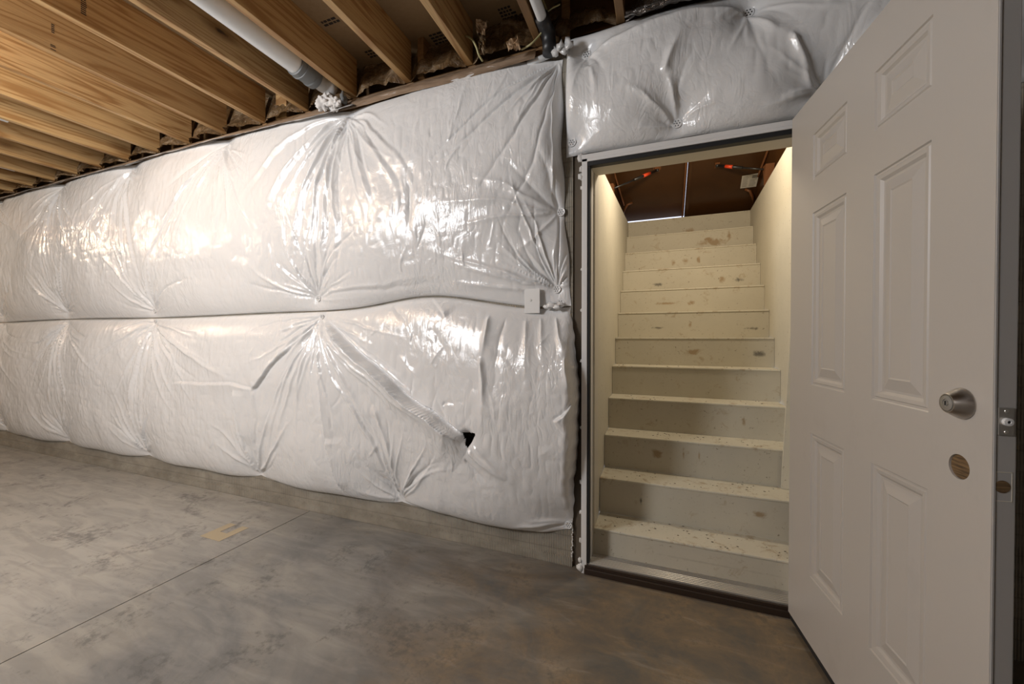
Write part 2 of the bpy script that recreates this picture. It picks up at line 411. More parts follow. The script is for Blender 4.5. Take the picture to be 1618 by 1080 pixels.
for i, (a, b) in enumerate(BAYS):
    nx, nz = (50, 36) if i < 12 or i > 18 else (24, 18)
    S, T = np.meshgrid(np.linspace(0, 1, nx), np.linspace(0, 1, nz))
    X = a + (b - a) * S; Z = ZC - .01 + (ZT - ZC + .005) * T
    edge = np.minimum(np.minimum(S, 1 - S) * 5, 1)
    Y = -.015 - .05 * edge * (1 - T) + .10 * (np.abs(vnoise(X, Z, 40 + i, 7)) * -.9 + .12) * edge + .035 * np.abs(vnoise(X * 1.5, Z * .6, 70 + i, 24)) * edge + .07 * T
    Y = np.minimum(Y, .085)
    ok = np.ones_like(X, bool)
    o = grid_mesh('rim_insulation', np.stack([X, Y, Z], -1), M['foil'] if i >= 19 else M['film'])
    if i >= 19: lab = 'dark silver foil-faced insulation batt crumpled above the doorway, %s joist bay past the blanket joint' % ORD[i - 19]
    else: lab = 'brown film-wrapped insulation batt stuffed at the rim in the %s joist bay from the doorway' % ORD[i]
    tag(o, lab, 'insulation', 'film-wrapped batts in the rim bays')

# printed marks on the subfloor
mb = MB()
for (px, py, n, dx_) in ((520, 35, 2, .07), (588, 82, 3, .05), (690, 56, 4, .07), (800, 15, 5, .07)):
    u = (px - 809) / F_PX; v = (533 - py) / F_PX; Z = (ZT - 1.165) / v
    X0 = (-SA + u * CA) * Z; Y0 = (CA + u * SA) * Z - 1.95
    for r in range(n):
        xx = X0 - .05
        for q in range(4):
            ww = random.uniform(.01, .03); mb.box(xx, xx + ww, Y0 + r * .022, Y0 + r * .022 + .013, ZT - .0012, ZT - .0002); xx += ww + .006
tag(mb.build('printed_mark', M['ink'], bpy.data.objects['ceiling']))

# ------------------------------------------------------------------ insulation blankets
def blanket(name, xs, zb, zt, nz, xedge, T, pins, creases, seed, mat, xleft=None, hole=None, dips=(), pow_=2.6, edge_r=.10, edge_l=None, pinr=.17, open_top=1.0):
    nx = len(xs)
    S = np.linspace(0, 1, nz)[:, None] * np.ones((1, nx))
    Sx = np.ones((nz, 1)) * xs[None, :]
    zb_, zt_ = zb(xs)[None, :], zt(xs)[None, :]
    Z = zb_ + (zt_ - zb_) * S
    xr = xedge(Z); x_end = xs[-1]
    blend = np.clip(1 - (x_end - Sx) / .5, 0, 1) ** 1.5
    X = Sx + (xr - x_end) * blend
    e = np.where(S > .5, (2 * S - 1) * open_top, 1 - 2 * S)
    prof = np.sqrt(np.clip(1 - e ** pow_, 0, 1))
    er = np.clip((xr - X) / edge_r, 0, 1); prof = prof * np.sqrt(np.clip(1 - (1 - er) ** 2.2, 0, 1))
    if edge_l:
        el = np.clip((X - xs[0]) / edge_l, 0, 1); prof = prof * np.sqrt(np.clip(1 - (1 - el) ** 2.2, 0, 1))
    D = T(X, Z) * prof
    # warp so that folds are not ruler straight
    wx = X + .035 * vnoise(X, Z, seed + 1, 4) + .010 * vnoise(X, Z, seed + 2, 14)
    wz = Z + .035 * vnoise(X, Z, seed + 3, 4) + .010 * vnoise(X, Z, seed + 4, 14)
    D += .030 * vnoise(X, Z, seed + 5, 2.2) * prof + .010 * vnoise(wx, wz, seed + 6, 7) * prof
    D += .0035 * (np.abs(vnoise(wx, wz * .6, seed + 7, 26)) * 2 - .5) * prof
    for (px_, pz_, r_, dep) in dips:
        rr = np.hypot((X - px_), Z - pz_); D -= dep * np.exp(-(rr / r_) ** 2)
    H = np.zeros_like(D)
    for cr in creases:
        (ax, az), (bx, bz), h, w0, kind = cr[:5]; bow = cr[5] if len(cr) > 5 else 0
        L = math.hypot(bx - ax, bz - az)
        if L < .02: continue
        tx, tz = (bx - ax) / L, (bz - az) / L
        pad = w0 * 8 + abs(bow)
        x0 = min(ax, bx) - pad; x1 = max(ax, bx) + pad
        c0 = max(int(np.searchsorted(xs, x0)) - 12, 0); c1 = min(int(np.searchsorted(xs, x1)) + 12, nx)
        if c1 - c0 < 2: continue
        wx_, wz_ = wx[:, c0:c1], wz[:, c0:c1]
        t = ((wx_ - ax) * tx + (wz_ - az) * tz) / L
        d = -(wx_ - ax) * tz + (wz_ - az) * tx - bow * 4 * t * (1 - t)
        env = np.clip(t, 0, 1) * 0 + np.where((t > -.02) & (t < 1.05), 1.0, 0.0)
        env = env * np.clip((t + .02) / .10, 0, 1) * np.clip((1.05 - t) / (.55 if kind in 'rv' else .2), 0, 1) ** 1.0
        wl = w0 * (.45 + .9 * np.clip(t, 0, 1)) if kind in 'rv' else w0
        if kind == 'r': f = np.exp(-np.sqrt((d / wl) ** 2 + .05) * 1.3)
        elif kind == 'v': f = -np.exp(-np.sqrt((d / wl) ** 2 + .05) * 1.3)
        elif kind == 'g': f = np.exp(-(d / wl) ** 2)
        else:   # 's' overlapped step: raised on the left side of the direction a->b
            f = np.where(d > 0, np.exp(-d / (wl * 5)), np.exp(d / (wl * .35)) )
            f = f - .35 * np.exp(-((d + wl * .8) / (wl * .6)) ** 2)
        H[:, c0:c1] += h * f * env
    D = np.maximum(D, .002); near = np.ones_like(D)
    for (px_, pz_) in pins:
        rr = np.hypot((X - px_), (Z - pz_)); D = D * (1 - .88 * np.exp(-(np.maximum(rr - .015, 0) / pinr) ** 1.05)); near = near * (1 - np.exp(-(rr / .035) ** 1.5))
    D = D + H * 1.35 * np.clip(prof * 1.6, 0, 1) * near
    D = np.maximum(D, .004)
    mask = None
    if hole is not None: mask = ~hole(X, Z)
    o = grid_mesh(name, np.stack([X, -D, Z], -1), mat, None, mask)
    return o, (X, Z, D)

def surf(dat, x, z):
    X, Z, D = dat; i = np.argmin((X - x) ** 2 + (Z - z) ** 2); return float(D.ravel()[i])

rnd = random.Random(11)
def fan(p, a0, a1, n, l0, l1, h0, h1, w0=.006, w1=.013):
    out = []
    for i in range(n):
        a = R(a0 + (a1 - a0) * (i + rnd.uniform(.1, .9)) / n); L = rnd.uniform(l0, l1) * (1 if rnd.random() < .7 else .55)
        out.append((p, (p[0] + math.cos(a) * L, p[1] + math.sin(a) * L), rnd.uniform(h0, h1), rnd.uniform(w0, w1), rnd.choice('rrv'), rnd.uniform(-.04, .04) * L / .5))
    return out
def tie(p, q, n, spread, h=.009, w=.012):
    out = []
    for i in range(n):
        s = rnd.uniform(-spread, spread)
        L0 = rnd.uniform(0, .15); 
        a = (p[0] + (q[0] - p[0]) * L0, p[1] + (q[1] - p[1]) * L0)
        e = rnd.uniform(.55, .95)
        b = (p[0] + (q[0] - p[0]) * e + s, p[1] + (q[1] - p[1]) * e)
        out.append((a, b, h * rnd.uniform(.5, 1.3), w * rnd.uniform(.6, 1.3), rnd.choice('rrv'), s * .12))
    return out
def adapt(x0, x1, n, r):   # finer towards x1
    t = np.linspace(0, 1, n); return x1 - (x1 - x0) * ((1 - t) * (1 - r) + r * (1 - t) ** 2)

seam = [(-6.57, 1.345), (-5.25, 1.355), (-3.89, 1.352)]
P = lambda px, py, y=-.05: W(px, py, y)
s_up = [(x, z + .035) for x, z in seam] + [P(500, 471, -.03), P(878, 456, -.03)]
s_dn = [(x, z - .055) for x, z in seam] + [P(505, 500, -.03), P(884, 480, -.03)]
tops = [(-7.9, 2.60), (-6.55, 2.60), (-5.3, 2.60), (-4.15, 2.59), (-2.98, 2.59), (-1.83, 2.565), (-.50, 2.56)]
bots = [(-6.55, .20), (-5.28, .195), (-4.0, .195), (-2.665, .19), P(632, 790, -.02), P(898, 832, -.02)]

def seamz(x):
    x = np.asarray(x, float)
    return 1.332 + .006 * np.sin(x * 2.1) + .075 * np.exp(-((x + 1.25) / .42) ** 2) - .012 * np.exp(-((x + .6) / .2) ** 2)
# ---- upper blanket
cr = []
for p in s_up: 
    cr += fan(p, 12, 168, 26, .16, .7, .006, .016, .004, .009); cr += fan(p, -5, 40, 3, .2, .5, .004, .008); cr += fan(p, 140, 185, 3, .2, .5, .004, .008)
for p in tops: cr += fan(p, -155, -25, 24, .25, .9, .006, .015, .004, .011)
for p in tops[1:-1]:
    q = min(s_up, key=lambda s: abs(s[0] - p[0] + .25)); cr += tie(p, q, 6, .20, .007, .010)
tp = tops[5]
for (px, py, h, w_) in ((470, 415, .016, .016), (495, 430, .015, .012), (515, 440, .018, .014), (540, 430, .014, .014), (600, 330, .018, .016), (640, 320, .016, .016), (660, 300, .012, .02), (430, 360, .014, .018), (395, 330, .012, .02)):
    q = P(px, py); cr.append((tp, q, h, w_, 'r', (q[0] - tp[0]) * .12)); cr.append(((tp[0] + .03, tp[1]), (q[0] + .045, q[1] - .03), h * .6, w_ * .8, 'v', (q[0] - tp[0]) * .12))
for (a, b) in (((878, 456), (690, 400)), ((878, 456), (720, 420)), ((878, 456), (780, 400)), ((884, 330), (700, 325)), ((884, 330), (735, 360)), ((884, 330), (760, 290)), ((884, 330), (800, 260)), ((884, 330), (820, 400)), ((884, 330), (850, 240)), ((832, 460), (700, 440)), ((500, 470), (700, 435)), ((500, 470), (760, 440)), ((655, 300), (655, 380))):
    cr.append((P(*a), P(*b), rnd.uniform(.008, .015), rnd.uniform(.01, .02), rnd.choice('rrv'), rnd.uniform(-.02, .02)))
# small random facets in the glossy zone
for i in range(120):
    x = rnd.uniform(-6.5, -.6); z = rnd.uniform(1.5, 2.4); a = R(rnd.uniform(55, 125)); L = rnd.uniform(.06, .28)
    cr.append(((x, z), (x + math.cos(a) * L, z + math.sin(a) * L), rnd.uniform(.002, .006), rnd.uniform(.006, .014), rnd.choice('rv'), rnd.uniform(-.02, .02)))
xs = adapt(-8.6, -.468, 1000, .72)
up, upd = blanket('insulation_blanket', xs, lambda x: seamz(x) + .004, lambda x: 2.612 - .035 / (1 + np.exp(-(x + 2.3) * 4)) + .012 * np.sin(x * 5.4), 190,
    lambda z: -.468 + .045 * np.clip((2.6 - z) / 1.25, 0, 1) ** 1.6 - .014 * np.sin(np.pi * np.clip((2.6 - z) / 1.25, 0, 1)) + .006 * np.sin(z * 17), lambda X, Z: .135 + 0 * X,
    s_up + tops + [(-.478, 1.80)], cr, 100, M['vinyl'], pow_=2.4, open_top=.92)
tag(up, 'long glossy white vinyl insulation blanket, upper row on the wall left of the doorway', 'insulation blanket')

# ---- lower blanket
cr = []
for p in s_dn[:-1]: 
    cr += fan(p, -172, -8, 34, .25, .95, .006, .016, .004, .010)
for p in bots[:-1]: cr += fan(p, 30, 155, 22, .15, .65, .006, .015, .004, .010)
for p, q in zip(s_dn[:4], bots[:4]): cr += tie(p, q, 7, .14, .008, .009)
d0 = s_dn[3]
big = [((748, 690), (509, 505), .060, .017, 's', .02), ((748, 683), (512, 502), .022, .009, 'v', .02), ((520, 528), (700, 668), .018, .014, 'r', -.03), ((540, 520), (700, 630), .012, .02, 'v', -.02), ((506, 512), (528, 690), .020, .012, 's', .01), ((528, 690), (545, 772), .016, .012, 's', 0),
       ((510, 520), (600, 700), .016, .018, 'r', .03), ((600, 640), (632, 780), .014, .02, 'r', .02), ((570, 640), (628, 780), .013, .014, 'v', .02), ((540, 600), (620, 770), .014, .016, 'r', .04),
       ((412, 611), (290, 604), .012, .014, 's', -.01), ((412, 611), (470, 545), .016, .013, 's', .0), ((470, 545), (505, 505), .012, .013, 'r', .0), ((385, 618), (392, 700), .014, .014, 's', .0), ((412, 615), (415, 650), .013, .012, 'r', 0),
       ((243, 512), (380, 600), .015, .016, 'r', -.03), ((243, 512), (270, 600), .012, .012, 'r', 0), ((392, 700), (405, 748), .014, .014, 'r', 0),
       ((632, 790), (560, 770), .014, .02, 'r', .02), ((632, 790), (590, 735), .014, .018, 'v', 0), ((632, 790), (655, 750), .014, .014, 'r', 0), ((632, 793), (705, 822), .016, .016, 's', 0),
       ((680, 468), (705, 500), .016, .012, 's', .01), ((620, 478), (650, 510), .010, .02, 'v', .01), ((775, 495), (772, 560), .020, .020, 'r', .01), ((772, 560), (772, 670), .020, .022, 'r', .01),
       ((752, 700), (805, 750), .018, .018, 'r', .0), ((745, 715), (780, 760), .012, .016, 'v', .0), ((760, 690), (820, 770), .012, .02, 'r', .01), ((715, 640), (735, 636), .008, .01, 'v', .01),
       ((875, 500), (893, 560), .018, .016, 'r', .0), ((893, 560), (900, 620), .015, .012, 'r', 0), ((850, 500), (860, 570), .010, .016, 'r', .0), ((830, 500), (836, 600), .010, .02, 'r', 0), ((800, 500), (790, 620), .008, .02, 'v', 0),
       ((898, 832), (780, 838), .016, .016, 'r', .0), ((898, 832), (800, 850), .014, .012, 'v', .01), ((898, 830), (830, 825), .010, .012, 'r', 0), ((905, 640), (880, 665), .018, .012, 's', .01),
       ((915, 655), (908, 720), .014, .010, 'r', 0), ((912, 720), (900, 780), .012, .010, 'r', 0), ((640, 560), (700, 620), .008, .02, 'r', 0), ((690, 520), (740, 600), .006, .03, 'v', 0)]
for (a, b, h, w_, k, bow) in big: cr.append((P(*a), P(*b), h, w_, k, bow))
for i in range(90):
    x = rnd.uniform(-6.5, -.5); z = rnd.uniform(.3, 1.2); a = R(rnd.uniform(40, 140)); L = rnd.uniform(.06, .22)
    cr.append(((x, z), (x + math.cos(a) * L, z + math.sin(a) * L), rnd.uniform(.002, .005), rnd.uniform(.008, .016), rnd.choice('rv'), rnd.uniform(-.02, .02)))
hx, hz = W(746, 686, -.08)
tri = [W(737, 681, -.08), W(761, 680, -.08), W(749, 700, -.08)]
def inhole(X, Z):
    c = []
    for (a, b) in zip(tri, tri[1:] + tri[:1]): c.append((b[0] - a[0]) * (Z - a[1]) - (b[1] - a[1]) * (X - a[0]) )
    return (c[0] < 0) & (c[1] < 0) & (c[2] < 0)
def zbot(x):
    x = np.asarray(x, float); z = np.full_like(x, .14)
    for bx, bz in bots[:-1]: z = z + .038 * np.exp(-np.abs(x - bx) / .16)
    z = z + .05 * np.exp(-((x + .40) / .10) ** 2) + .005 * np.sin(x * 9)
    return z
def xe_low(z):
    pts = [(.15, -.42), (.25, -.405), (.45, -.40), (.60, -.382), (.78, -.378), (.93, -.372), (1.0, -.385), (1.15, -.40), (1.34, -.425)]
    return np.interp(z, [p[0] for p in pts], [p[1] for p in pts]) - .008 + .004 * np.sin(z * 60) * np.sin(z * 23)
xs = adapt(-8.6, -.40, 1000, .74)
lo, lod = blanket('insulation_blanket', xs, zbot, lambda x: seamz(x) - .006, 180, xe_low,
    lambda X, Z: .125 + .045 * np.exp(-((X + .75) / .45) ** 2), s_dn + bots, cr, 300, M['vinyl'], hole=inhole, pow_=2.6, edge_r=.05,
    dips=((hx, hz, .035, .05),))
tag(lo, 'long creased white vinyl insulation blanket, lower row near the floor, with a torn hole', 'insulation blanket')

# ---- blanket over the door
pins3 = [P(925, 88, -.03), P(902, 225, -.03), P(1068, 195, -.03), P(1180, 22, -.03), P(1297, 143, -.03), (1.25, 2.14)]
cr = []
for p, n, l in zip(pins3, (6, 7, 9, 7, 7, 5), (.3, .2, .28, .4, .35, .3)):
    up_ = p[1] < 2.3; cr += fan(p, 10 if up_ else -170, 170 if up_ else -10, n, l * .35, l, .003, .009, .005, .012)
for (a, b, h, w_) in (((1068, 190), (1050, 130), .020, .014), ((1050, 135), (1075, 60), .02, .03), ((1068, 192), (985, 150), .016, .018), ((1068, 192), (1000, 205), .012, .012), ((1068, 192), (1135, 165), .012, .012), ((1180, 25), (1240, 70), .022, .022),
                      ((1240, 70), (1297, 143), .022, .022), ((1180, 25), (1110, 60), .014, .03), ((925, 90), (1090, 35), .014, .03), ((1180, 24), (1000, 50), .012, .03), ((930, 110), (945, 160), .012, .016), ((1297, 143), (1230, 160), .02, .014), ((1297, 143), (1265, 115), .018, .01), ((1297, 143), (1200, 175), .012, .016)):
    cr.append((P(*a), P(*b), h, w_, 'r', rnd.uniform(-.02, .02)))
xs = np.linspace(-.452, 1.55, 330)
ov, ovd = blanket('insulation_blanket', xs, lambda x: 2.073 + .004 * np.sin(x * 14) + .0 * x, lambda x: 2.655 + .0 * x, 130,
    lambda z: 1.55 + 0 * z, lambda X, Z: .155 + 0 * X, pins3, cr, 500, M['vinyl'], pow_=2.2, edge_l=.06, pinr=.12)
tag(ov, 'short puffy white vinyl insulation blanket stretched above the door frame', 'insulation blanket')

# washers
def washer(p, dat, par, dark=False, r=.021):
    d = surf(dat, *p) + .006
    mb = MB(); mb.lathe([(0, .0), (r * .25, .0), (r * .3, .002), (r * .8, .0015), (r, .003), (r * 1.03, .0), (r, -.004), (0, -.004)], (p[0], -d, p[1]), (0, -1, 0), 24)
    o = mb.build('washer', M['washer'], par, angle=40)
    mb = MB()
    for k in range(7):
        a = k * 2 * math.pi / 6; q = 0 if k == 6 else r * .55
        rr = r * (.16 if k < 6 else .14)
        mb.lathe([(rr, 0), (rr * .8, .0012), (0, .0012)], (p[0] + math.cos(a) * q, -d - .0014, p[1] + math.sin(a) * q), (0, -1, 0), 8)
    mb.build('washer_hole', M['black_hole'] if dark else M['pvc_gray'], o)
for p in s_up[-3:] + [(-.478, 1.80)]: washer(p, upd, up)
for p in s_dn[-3:-1] : washer(p, lod, lo, r=.016)
washer((s_dn[-1][0], s_dn[-1][1] + .006), lod, lo)
washer(bots[-1], lod, lo, True, .018)
for p in pins3[:5]: washer(p, ovd, ov, p is pins3[0] or p is pins3[3])

# film flange on top of the upper blanket
nx = 420
S, T = np.meshgrid(adapt(-8.6, -.60, nx, .7), np.linspace(0, 1, 12))
zt0 = 2.60 - .035 / (1 + np.exp(-(S + 2.3) * 4))
Y = -.066 + .055 * T + .012 * vnoise(S, T, 900, 5) - .012 * np.sin(T * math.pi) + .006 * vnoise(S, T * .3, 901, 22)
Z = zt0 - .002 + (ZC - .014 - zt0) * T + .010 * vnoise(S, T * .2, 902, 4)
o = grid_mesh('blanket_flange', np.stack([S, Y, Z], -1), M['film_edge'], up)
tag(o, 'shiny turned-back top edge with painted brown reflection')
S, T = np.meshgrid(adapt(-8.6, -1.75, 300, .6), np.linspace(0, 1, 10))
zt0 = 2.60 - .035 / (1 + np.exp(-(S + 2.3) * 4))
Y = -.085 - .012 * np.sin(T * math.pi) + .02 * vnoise(S, T * .2, 905, 3) + .05 * T
Z = zt0 - .010 + .026 * T + .016 * vnoise(S, T * .2, 906, 2.5) + .006 * vnoise(S, T, 907, 12)
o = grid_mesh('blanket_fold', np.stack([S, Y, Z], -1), vinyl('silvery_vinyl', (.55, .54, .53), .10), up)
# plate over the seam
(xa, _), (xb, _) = W(820, 470, -.13), W(845, 470, -.13)
_, z1 = W(832, 453, -.13); _, z0 = W(832, 493, -.13)
yy = -max(surf(upd, (xa + xb) / 2, 1.41), surf(lod, (xa + xb) / 2, 1.295)) - .006
mb = MB(); mb.box(xa, xb, yy - .004, yy, z0, z1, .0015)
pl = mb.build('seam_plate', M['card']); tag(pl, 'small white rectangular plate bridging the blanket seam near the doorway', 'plate')
mb = MB(); mb.lathe([(.006, 0), (.004, .002), (0, .002)], ((xa + xb) / 2 - .006, yy - .004, (z0 + z1) / 2 + .003), (0, -1, 0), 12); mb.build('screw', M['steel'], pl)
# torn bit next to the plate
mb = MB(); x_, z_ = W(872, 484, -.05)
for i in range(5): mb.blob((x_ + i * .014 - .02, -.035 - .01 * (i % 2), z_ + .006 * (i % 3)), .02, i, 2, (1.1, .5, .7), .8)
mb.build('torn_flap', M['vinyl'], lo, smooth=True)

# ------------------------------------------------------------------ door frame (trim_2)
YF = -.04
fr = empty('trim_2', (0, 0, 0)); tag(fr, 'white painted door frame around the stair opening', kind='structure')
XJ, XJR = -.340, .545
mb = MB(); mb.box(-.367, XJ, YF, .0, 0, 2.057, .002); mb.box(-.367, -.327, 0, .065, .02, 2.057, .001); mb.build('jamb', M['frame'], fr)
mb = MB(); mb.box(XJR, XJR + .027, YF, .0, 0, 2.057, .002); mb.box(XJR - .013, XJR + .027, 0, .065, .02, 2.057, .001); mb.build('jamb', M['frame'], fr)
mb = MB(); mb.box(-.367, XJR + .027, YF, .0, 2.022, 2.057, .002); mb.box(-.367, XJR + .027, YF - .001, YF + .002, 2.035, 2.057, .0005); mb.build('head', M['frame'], fr)
mb = MB(); mb.box(-.327, XJR - .013, 0.001, .10, 2.003, 2.05, .001); mb.build('head_stop', M['frame_in'], fr)
mb = MB(); mb.box(-.367, -.3185, .066, .175, .0, 2.05, .001); mb.build('outer_jamb', M['frame_in'], fr)
mb = MB(); mb.box(XJ, -.327, -.034, .0, .05, 2.02, .003); mb.box(XJR - .011, XJR, -.026, 0, .05, 2.02, .003); mb.box(XJ, XJR, -.037, .0, 2.001, 2.0218, .003); mb.build('weatherstrip', M['rubber'], fr)
mb = MB(); mb.box(-.42, -.368, .01, .20, 0, 2.10, .002); mb.box(.573, .60, .01, .2, 0, 2.10, .002); mb.box(-.42, .60, .02, .2, 2.058, 2.10, .002); mb.build('rough_buck', M['buck'], fr)
mb = MB()
for i, (z, r) in enumerate(((2.045, .014), (1.99, .010), (1.955, .012), (1.90, .006), (1.5, .004), (1.3, .005), (1.05, .005), (.72, .005), (.45, .006), (.30, .007), (.16, .007), (.06, .012), (.02, .017), (.035, .013))):
    mb.blob((-.368 - r * .3, YF + .006, z), r, i, 2, (1, .7, 1.6 if z > .1 else 1.1), .6)
mb.build('foam_bead', M['caulk'], fr, smooth=True)
mb = MB()
for i in range(26):
    z = .03 + i * .011 + random.uniform(0, .004); mb.blob((-.419 + random.uniform(-.003, .003), -.004, z), .005, i, 1, (.8, .5, 1.3), .6)
mb.build('caulk_bead', M['caulk'], fr, smooth=True)
# strike plate sliver on the jamb
mb = MB(); mb.box(-.3405, -.339, -.036, -.01, 1.0, 1.06, .0005); mb.build('strike_plate', M['steel'], fr)

# threshold
th = empty('door_threshold', (0, 0, 0)); tag(th, 'ribbed aluminium threshold on a dark brown wooden sill under the doorway', 'threshold')
mb = MB(); mb.box(-.352, XJR + .01, -.047, .06, .0005, .030, .004); mb.box(-.350, XJR + .01, -.041, .06, .028, .046, .002); mb.build('wooden_sill', M['sill_wood'], th)
pr = [(-.033, .040), (-.033, .0505)]
y = -.031
while y < .060:
    pr += [(y + .0045 - .0045 * math.cos(math.pi * q / 6), .0500 + .0055 * math.sin(math.pi * q / 6)) for q in range(7)]; y += .0125
pr += [(.066, .0535), (.066, .040)]
mb = MB(); mb.prism(pr, 'x', -.339, XJR - .001); mb.build('ribbed_plate', M['alu'], th, angle=50)

# ------------------------------------------------------------------ door leaf
DW, DT, Z0, Z1 = .866, .034, .054, 2.037
th_d = math.atan2(-.9936, .113)
dr = empty('door_1', (.486, -.082, 0), th_d)
tag(dr, 'white six-panel steel door standing wide open on the right of the stairs', 'door', kind='structure')
cols = [(.172, .380), (.511, .711)]; rows = [(.300, .820), (.995, 1.611), (1.728, 1.891)]
bore = (.793, .898, .0255)
xsb = sorted({0, DW, *[v for c_ in cols for v in c_], bore[0] - .035, bore[0] + .035})
zsb = sorted({Z0, Z1, *[v for c_ in rows for v in c_], bore[1] - .035, bore[1] + .035})
bm = bmesh.new(); vc = {}
def V(x, y, z):
    k = (round(x, 5), round(y, 5), round(z, 5))
    if k not in vc: vc[k] = bm.verts.new(k)
    return vc[k]
PROF = [(0, 0), (.003, .004), (.008, .0045), (.011, .002), (.020, .0035), (.027, .009), (.033, .0095), (.062, .0025), (.066, .0045)]
for i in range(len(xsb) - 1):
    for j in range(len(zsb) - 1):
        x0, x1, z0, z1 = xsb[i], xsb[i + 1], zsb[j], zsb[j + 1]; xm, zm = (x0 + x1) / 2, (z0 + z1) / 2
        if any(a < xm < b for a, b in cols) and any(a < zm < b for a, b in rows): continue
        if abs(xm - bore[0]) < .034 and abs(zm - bore[1]) < .034:
            n = 32; sq = []; ci = []
            for k in range(n):
                a = math.pi / 4 + 2 * math.pi * k / n; c_, s_ = math.cos(a), math.sin(a); q = .035 / max(abs(c_), abs(s_))
                sq.append(V(bore[0] + c_ * q, 0, bore[1] + s_ * q)); ci.append(V(bore[0] + c_ * bore[2], 0, bore[1] + s_ * bore[2]))
            for k in range(n): bm.faces.new((sq[k], sq[(k + 1) % n], ci[(k + 1) % n], ci[k]))
            continue
        bm.faces.new((V(x0, 0, z0), V(x1, 0, z0), V(x1, 0, z1), V(x0, 0, z1)))
for a, b in cols:
    for c_, d_ in rows:
        loops = []
        for ins, dep in PROF: loops.append([V(a + ins, dep, c_ + ins), V(b - ins, dep, c_ + ins), V(b - ins, dep, d_ - ins), V(a + ins, dep, d_ - ins)])
        for A, B in zip(loops, loops[1:]):
            for k in range(4): bm.faces.new((A[k], A[(k + 1) % 4], B[(k + 1) % 4], B[k]))
        bm.faces.new(loops[-1])
# hole wall, back, top, bottom, hinge side
n = 32; ci = [(bore[0] + math.cos(math.pi / 4 + 2 * math.pi * k / n) * bore[2], bore[1] + math.sin(math.pi / 4 + 2 * math.pi * k / n) * bore[2]) for k in range(n)]
for k in range(n):
    p, q = ci[k], ci[(k + 1) % n]; bm.faces.new((V(p[0], 0, p[1]), V(q[0], 0, q[1]), V(q[0], .02, q[1]), V(p[0], .02, p[1])))
for q in (((0, 0, Z0), (0, DT, Z0), (0, DT, Z1), (0, 0, Z1)), ((0, DT, Z0), (DW, DT, Z0), (DW, DT, Z1), (0, DT, Z1)), ((0, 0, Z0), (DW, 0, Z0), (DW, DT, Z0), (0, DT, Z0)), ((0, 0, Z1), (DW, 0, Z1), (DW, DT, Z1), (0, DT, Z1))):
    bm.faces.new([bm.verts.new(p) for p in q])
me = bpy.data.meshes.new('door_leaf'); bmesh.ops.recalc_face_normals(bm, faces=bm.faces[:]); bm.to_mesh(me); bm.free()
leaf = link('door_leaf', me, M['door'], dr)
mb = MB(); mb.box(DW - .012, DW + .0015, .0006, .005, Z0, Z1, .001); mb.box(DW - .012, DW, .006, DT - .0005, Z0, Z1, .0004); e_ = mb.build('edge_channel', M['door_edge'], dr); tag(e_, 'grey steel edge of the door')
mb = MB(); mb.lathe([(0, 0), (bore[2] - .0005, 0), (bore[2] - .0005, .003), (0, .003)], (bore[0], .004, bore[1]), (0, 1, 0), 32); mb.build('bore_hole', M['hole_wood'], dr)
mb = MB(); mb.box(.004, DW - .004, .004, DT - .004, Z0 - .022, Z0, .001); mb.box(.004, DW - .004, .008, .012, Z0 - .032, Z0 - .02); mb.box(.004, DW - .004, .020, .024, Z0 - .032, Z0 - .02); mb.build('door_sweep', M['rubber'], dr)
# deadbolt
db = empty('deadbolt', (.800, 0, 1.030)); db.parent = dr; tag(db, 'brushed nickel deadbolt cylinder')
MB().lathe([(.0315, 0), (.0322, -.002), (.031, -.006), (.0205, -.0245), (.0190, -.0265), (.0170, -.0265), (.0165, -.0255), (0, -.0255)], (0, 0, 0), (0, 1, 0), 48).build('deadbolt_collar', M['nickel'], db, angle=30)
MB().lathe([(.0160, -.0245), (.0156, -.0275), (.0085, -.0280), (.0080, -.0265), (.0060, -.0265), (.0055, -.0285), (0, -.0285)], (0, 0, -.0), (0, 1, 0), 36).build('lock_face', M['steel'], db, angle=30)
MB().box(-.0012, .0012, -.0295, -.0282, -.0045, .0045).build('keyhole', M['blk'], db)
# edge plates
zb_ = 1.030
ep = empty('latch_plate', (DW, DT / 2 + .001, zb_ - .022)); ep.parent = dr; tag(ep, 'steel deadbolt plate with two screws')
mb = MB(); mb.box(.0, .0026, -.0115, .0115, -.026, .026, .0008); mb.build('plate', M['steel'], ep)
MB().lathe([(.0075, 0), (.0072, .0055), (.003, .006), (.0028, .004), (0, .004)], (.0025, 0, 0), (1, 0, 0), 20).build('bolt_end', M['washer'], ep, angle=30)
MB().lathe([(.0028, 0), (.0028, .0002), (0, .0002)], (.0068, 0, 0), (1, 0, 0), 12).build('bolt_hole', M['blk'], ep)
for s in (-1, 1): MB().lathe([(.0036, 0), (.003, .0008), (.0012, .0010), (0, .0004)], (.0026, 0, s * .0195), (1, 0, 0), 14).build('screw', M['alu'], ep, angle=30)
zb2 = .885
mb = MB()
for (a, b, c_, d_) in ((-.0125, .0125, .0265, .028), (-.0125, .0125, -.028, -.0265), (-.0125, -.0115, -.028, .028), (.0115, .0125, -.028, .028)):
    mb.box(DW - .0005, DW + .0006, DT / 2 + a, DT / 2 + b, zb2 + c_, zb2 + d_)
mb.build('latch_recess', M['frame_in'], dr)
MB().lathe([(.0118, 0), (.0118, .0007), (0, .0007)], (DW, DT / 2 - .002, zb2), (1, 0, 0), 28).build('latch_hole', M['hole_wood'], dr)

